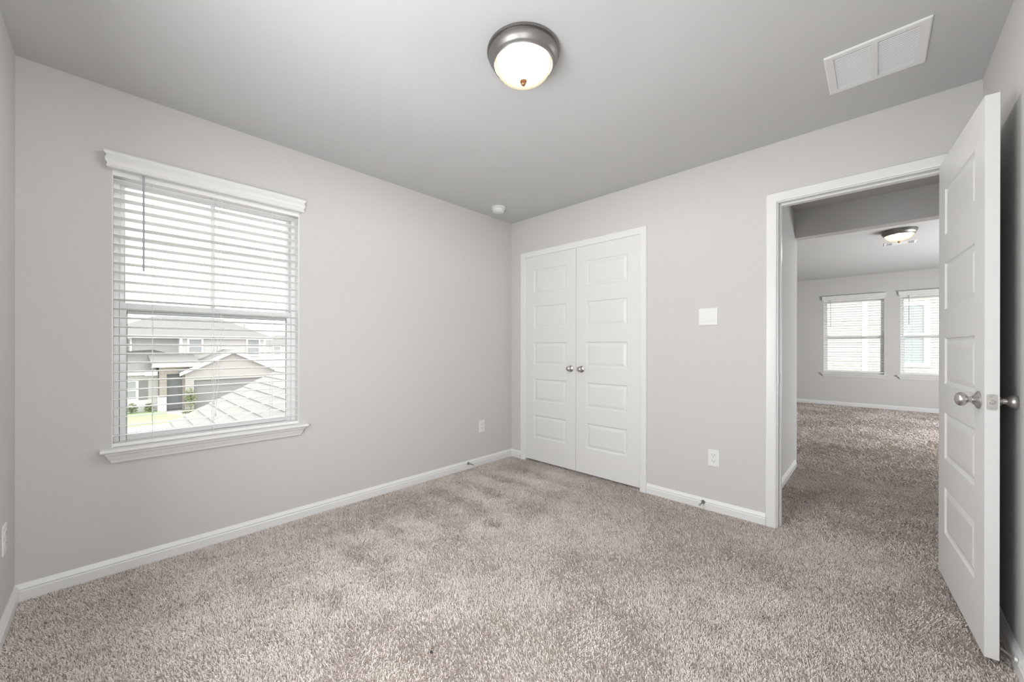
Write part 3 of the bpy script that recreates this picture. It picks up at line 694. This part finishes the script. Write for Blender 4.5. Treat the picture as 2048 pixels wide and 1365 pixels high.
def opposite_house():
    c = Vector((-35.0, 4.0, GZ)); h = empty('two_storey_house', c); tag(h, 'two-storey house with brick garage gable across the street', 'house')
    inv = Matrix.Translation(-c)
    def B(m, name, mt, **k):
        o = m.build(name, mt, h, **k); o.matrix_parent_inverse = inv; return o
    XM = -39.0
    m = MB(); m.box(XM - 9, XM, 4.19, 10.27, GZ, 2.0); m.box(XM - 9, XM - 1.0, -0.4, 4.19, GZ, 2.0)
    for k in range(14):                                            # lap siding lines
        z = 0.42 + k * 0.125
        m.box(XM, XM + 0.012, 4.19, 10.27, z, z + 0.10); m.box(XM - 1.0, XM - 0.988, -0.4, 4.19, z, z + 0.10)
    B(m, 'siding_wall', M['siding_grey'])
    m = MB(); m.box(XM - 1.0, XM + 0.04, 4.15, 4.32, 0.3, 2.0); B(m, 'corner_board', M['exterior_white'])
    m = MB(); m.box(XM - 0.1, XM + 0.04, 10.12, 10.29, GZ, 2.0); B(m, 'corner_board', M['exterior_white'])
    # hip roof
    ex, zy = XM + 0.45, 2.06; r0, r1 = (-44.0, 3.03, 3.95), (-44.0, 7.6, 3.95)
    m = MB(); e = [(ex, -0.9, zy), (ex, 10.75, zy), (-49.4, 10.75, zy), (-49.4, -0.9, zy)]
    m.add(e + [r0, r1] + [(p[0], p[1], p[2] - 0.02) for p in e], [(0, 1, 5, 4), (1, 2, 5), (2, 3, 4, 5), (3, 0, 4), (6, 7, 8, 9), (0, 1, 7, 6), (1, 2, 8, 7), (2, 3, 9, 8), (3, 0, 6, 9)])
    B(m, 'main_roof', M['roof'])
    m = MB(); m.box(ex - 0.1, ex + 0.05, -0.9, 10.75, zy - 0.22, zy + 0.0); m.box(ex - 0.55, ex, -0.9, 10.75, zy - 0.22, zy - 0.18)
    B(m, 'fascia', M['exterior_white'])
    m = MB().lathe([(0.05, 0), (0.05, 0.55)], 8, Matrix.Translation((-42.0, 9.2, 2.85))); B(m, 'vent_pipe', M['roof'])
    house_window(h, c, 4.62, 5.68, 0.55, 1.88, XM + 0.01); house_window(h, c, 8.74, 9.86, 0.30, 1.92, XM + 0.01); house_window(h, c, 0.35, 1.37, 0.60, 1.86, XM - 0.99)
    # garage wing
    XG = -35.0; ya, yb, yc = 4.1, 10.0, 7.05
    m = MB(); m.box(XM, XG, ya, 4.62, GZ, -0.75); m.box(XM, XG, 9.48, yb, GZ, -0.75); m.box(XM, XG, 4.62, 9.48, -1.43, -0.75)
    m.extrude([(ya, -0.75), (yb, -0.75), (yc, 0.72)], lambda p, a: (a, p[0], p[1]), XM, XG)
    B(m, 'garage_wall', M['brick'])
    m = MB(); m.box(XG - 0.25, XG - 0.18, 4.62, 9.48, GZ, -1.43)
    for k in range(4): m.box(XG - 0.18, XG - 0.15, 4.64, 9.46, GZ + 0.03 + k * 0.557, GZ + 0.52 + k * 0.557)
    B(m, 'garage_door', M['garage'])
    m = MB(); ys = (3.75, 10.35); ze = 0.93 - 0.52 * (yc - 3.75)
    for y in ys: m.extrude([(yc, 0.93), (y, ze), (y, ze - 0.10), (yc, 0.83)], lambda p, a: (a, p[0], p[1]), XM, XG + 0.36)
    B(m, 'garage_roof', M['roof'])
    m = MB()
    for y in ys: m.extrude([(yc, 0.92), (y, ze - 0.02), (y, ze - 0.26), (yc, 0.66)], lambda p, a: (a, p[0], p[1]), XG + 0.30, XG + 0.38)
    m.box(XG, XG + 0.3, 10.0, 10.4, ze - 0.32, ze - 0.05)
    B(m, 'rake_board', M['exterior_white'])
    # entry block
    XE = -35.3
    m = MB(); m.box(XE - 0.6, XE, 2.70, 3.09, GZ, -0.12); m.box(XE - 0.6, XE, 3.98, 4.5, GZ, -0.12); m.box(XE - 0.6, XE, 3.09, 3.98, -0.90, -0.12)
    B(m, 'entry_wall', M['brick'])
    m = MB(); m.box(XE - 0.62, XE - 0.5, 3.09, 3.98, GZ + 0.1, -0.9); m.box(XE - 0.5, XE - 0.47, 3.75, 3.80, GZ + 0.1, -0.9)
    B(m, 'front_door', M['entry'])
    m = MB(); m.extrude([(XE + 0.5, -0.10), (XM, 0.52), (XM, 0.40), (XE + 0.5, -0.22)], lambda p, a: (p[0], a, p[1]), 2.25, 5.0)
    m.add([(XM + 2.9, -2.6, -0.74), (XM + 2.9, 2.6, -0.74), (XM - 1.0, 2.6, 0.90), (XM - 1.0, -2.6, 0.6), (XM, 4.3, 0.35), (XE - 0.2, 2.4, -0.05)], [(0, 1, 2, 3), (2, 4, 5, 1)])
    B(m, 'porch_roof', M['roof'], recalc=False)
    m = MB(); m.box(XE + 0.45, XE + 0.53, 2.25, 5.0, -0.36, -0.10); m.box(XE - 0.05, XE + 0.45, 2.25, 5.0, -0.36, -0.30); m.box(XM + 2.85, XM + 2.93, -2.6, 2.62, -0.94, -0.74); m.box(XM + 2.2, XM + 2.94, 1.95, 2.64, -1.0, -0.66)
    B(m, 'fascia', M['exterior_white'])
    m = MB(); m.box(XE + 0.02, XE + 0.12, 4.36, 4.46, -2.35, -0.36); B(m, 'downspout', M['exterior_white'])
    # ground-floor left wall
    XL = -36.5
    m = MB(); m.box(XL - 0.6, XL, -2.4, 2.70, -2.79, -0.86); B(m, 'left_wall', M['siding_grey'])
    m = MB(); m.box(XL - 0.6, XL + 0.12, -2.4, 2.70, GZ, -2.79); m.box(XE - 0.6, XE + 0.06, 2.60, 3.07, GZ, -2.60); B(m, 'stone_base', M['stone'])
    house_window(h, c, 0.45, 1.62, -2.80, -1.28, XL + 0.01)
    m = MB(); m.box(XL, XL + 0.04, 1.66, 2.12, -2.78, -1.28); B(m, 'shutter', M['garage'])
opposite_house()

def cream_house():
    c = Vector((-62.0, 18, GZ)); h = empty('cream_house', c); tag(h, 'pale house corner far behind the brick garage', 'house'); inv = Matrix.Translation(-c)
    m = MB(); m.box(-70, -60, 14.2, 23, GZ, 1.55); o = m.build('wall', M['siding_cream'], h); o.matrix_parent_inverse = inv
    m = MB(); e = [(-59.5, 13.7, 1.5), (-59.5, 23.5, 1.5), (-70.5, 23.5, 1.5), (-70.5, 13.7, 1.5)]; r = [(-65, 18.0, 3.0), (-65, 19.2, 3.0)]
    m.add(e + r, [(0, 1, 5, 4), (1, 2, 5), (2, 3, 4, 5), (3, 0, 4), (0, 3, 2, 1)]); o = m.build('roof', M['roof'], h); o.matrix_parent_inverse = inv
    house_window(h, c, 16.2, 17.3, -0.1, 1.3, -59.99)
cream_house()

def side_house():
    y = 17.5; c = Vector((2.0, y, GZ)); h = empty('cream_neighbor_house', c); tag(h, 'cream neighbour house wall close outside the far windows', 'house'); inv = Matrix.Translation(-c)
    m = MB(); m.box(-9, 8, y, y + 6, GZ, 3.6)
    for k in range(48):
        z = GZ + 0.02 + k * 0.15; m.box(-9, 8, y - 0.015, y, z, z + 0.125)
    o = m.build('wall', M['siding_cream'], h); o.matrix_parent_inverse = inv
    m = MB(); tr = 0.14; x0, x1, z0, z1 = 2.95, 3.95, 0.55, 2.60
    m.box(x0, x0 + tr, y - 0.09, y - 0.016, z0, z1); m.box(x1 - tr, x1, y - 0.09, y - 0.016, z0, z1); m.box(x0 + tr, x1 - tr, y - 0.09, y - 0.016, z0, z0 + tr); m.box(x0 + tr, x1 - tr, y - 0.09, y - 0.016, z1 - tr, z1); m.box(x0 + tr, x1 - tr, y - 0.085, y - 0.016, 1.50, 1.60)
    f = m.build('window', M['exterior_white'], h); f.matrix_parent_inverse = inv
    m = MB(); m.box(x0 + tr, x1 - tr, y - 0.04, y - 0.02, z0 + tr, z1 - tr); g = m.build('pane', M['pale_glass'], f)
    m = MB(); m.box(2.42, 2.56, y - 0.05, y - 0.016, GZ, 3.6); o = m.build('corner_board', M['exterior_white'], h); o.matrix_parent_inverse = inv
    m = MB(); m.box(-9.4, 8.4, y - 0.5, y + 6.4, 3.6, 3.75); o = m.build('eave', M['exterior_white'], h); o.matrix_parent_inverse = inv
side_house()

def shrub(loc, r, hgt, n, label, seed, cat='shrub', stem=0.0):
    rg = np.random.default_rng(seed); t = empty('shrub' if cat == 'shrub' else 'young_tree', loc); tag(t, label, cat)
    m = MB()
    for k in range(n):
        d = rg.normal(size=3); d /= np.linalg.norm(d); q = rg.random() ** 0.5
        p = Vector((d[0] * r * q, d[1] * r * q, stem + hgt / 2 + d[2] * hgt / 2 * q)); s = 0.05 + 0.05 * rg.random()
        a = Vector(rg.normal(size=3)).normalized() * s; b = Vector(rg.normal(size=3)).normalized() * s * 0.6
        m.add([p - a, p + b, p + a, p - b], [(0, 1, 2, 3)])
    m.build('foliage', M['leaf'], t, recalc=False)
    m = MB(); m.tube([(0, 0, 0), (0.02, 0.01, stem + hgt * 0.6)], 0.03, 6); m.build('stem', M['iron'], t)
for k, (y, r, hg, lb) in enumerate(((0.35, 0.30, 0.62, 'low shrub beside the stone base at the window left edge'), (1.25, 0.34, 0.72, 'larger low shrub under the ground-floor shutter'), (2.15, 0.28, 0.66, 'low shrub beside the entry pier opposite'))):
    shrub((-35.75, y, GZ + 0.02), r, hg, 260, lb, 20 + k)
shrub((-34.4, 4.35, GZ - 0.02), 0.42, 1.5, 420, 'young leafy tree between the front door and the garage', 31, 'tree', 0.25)
shrub((-33.3, 4.15, GZ - 0.02), 0.5, 0.3, 260, 'spreading ground shrub at the foot of the young tree', 32)
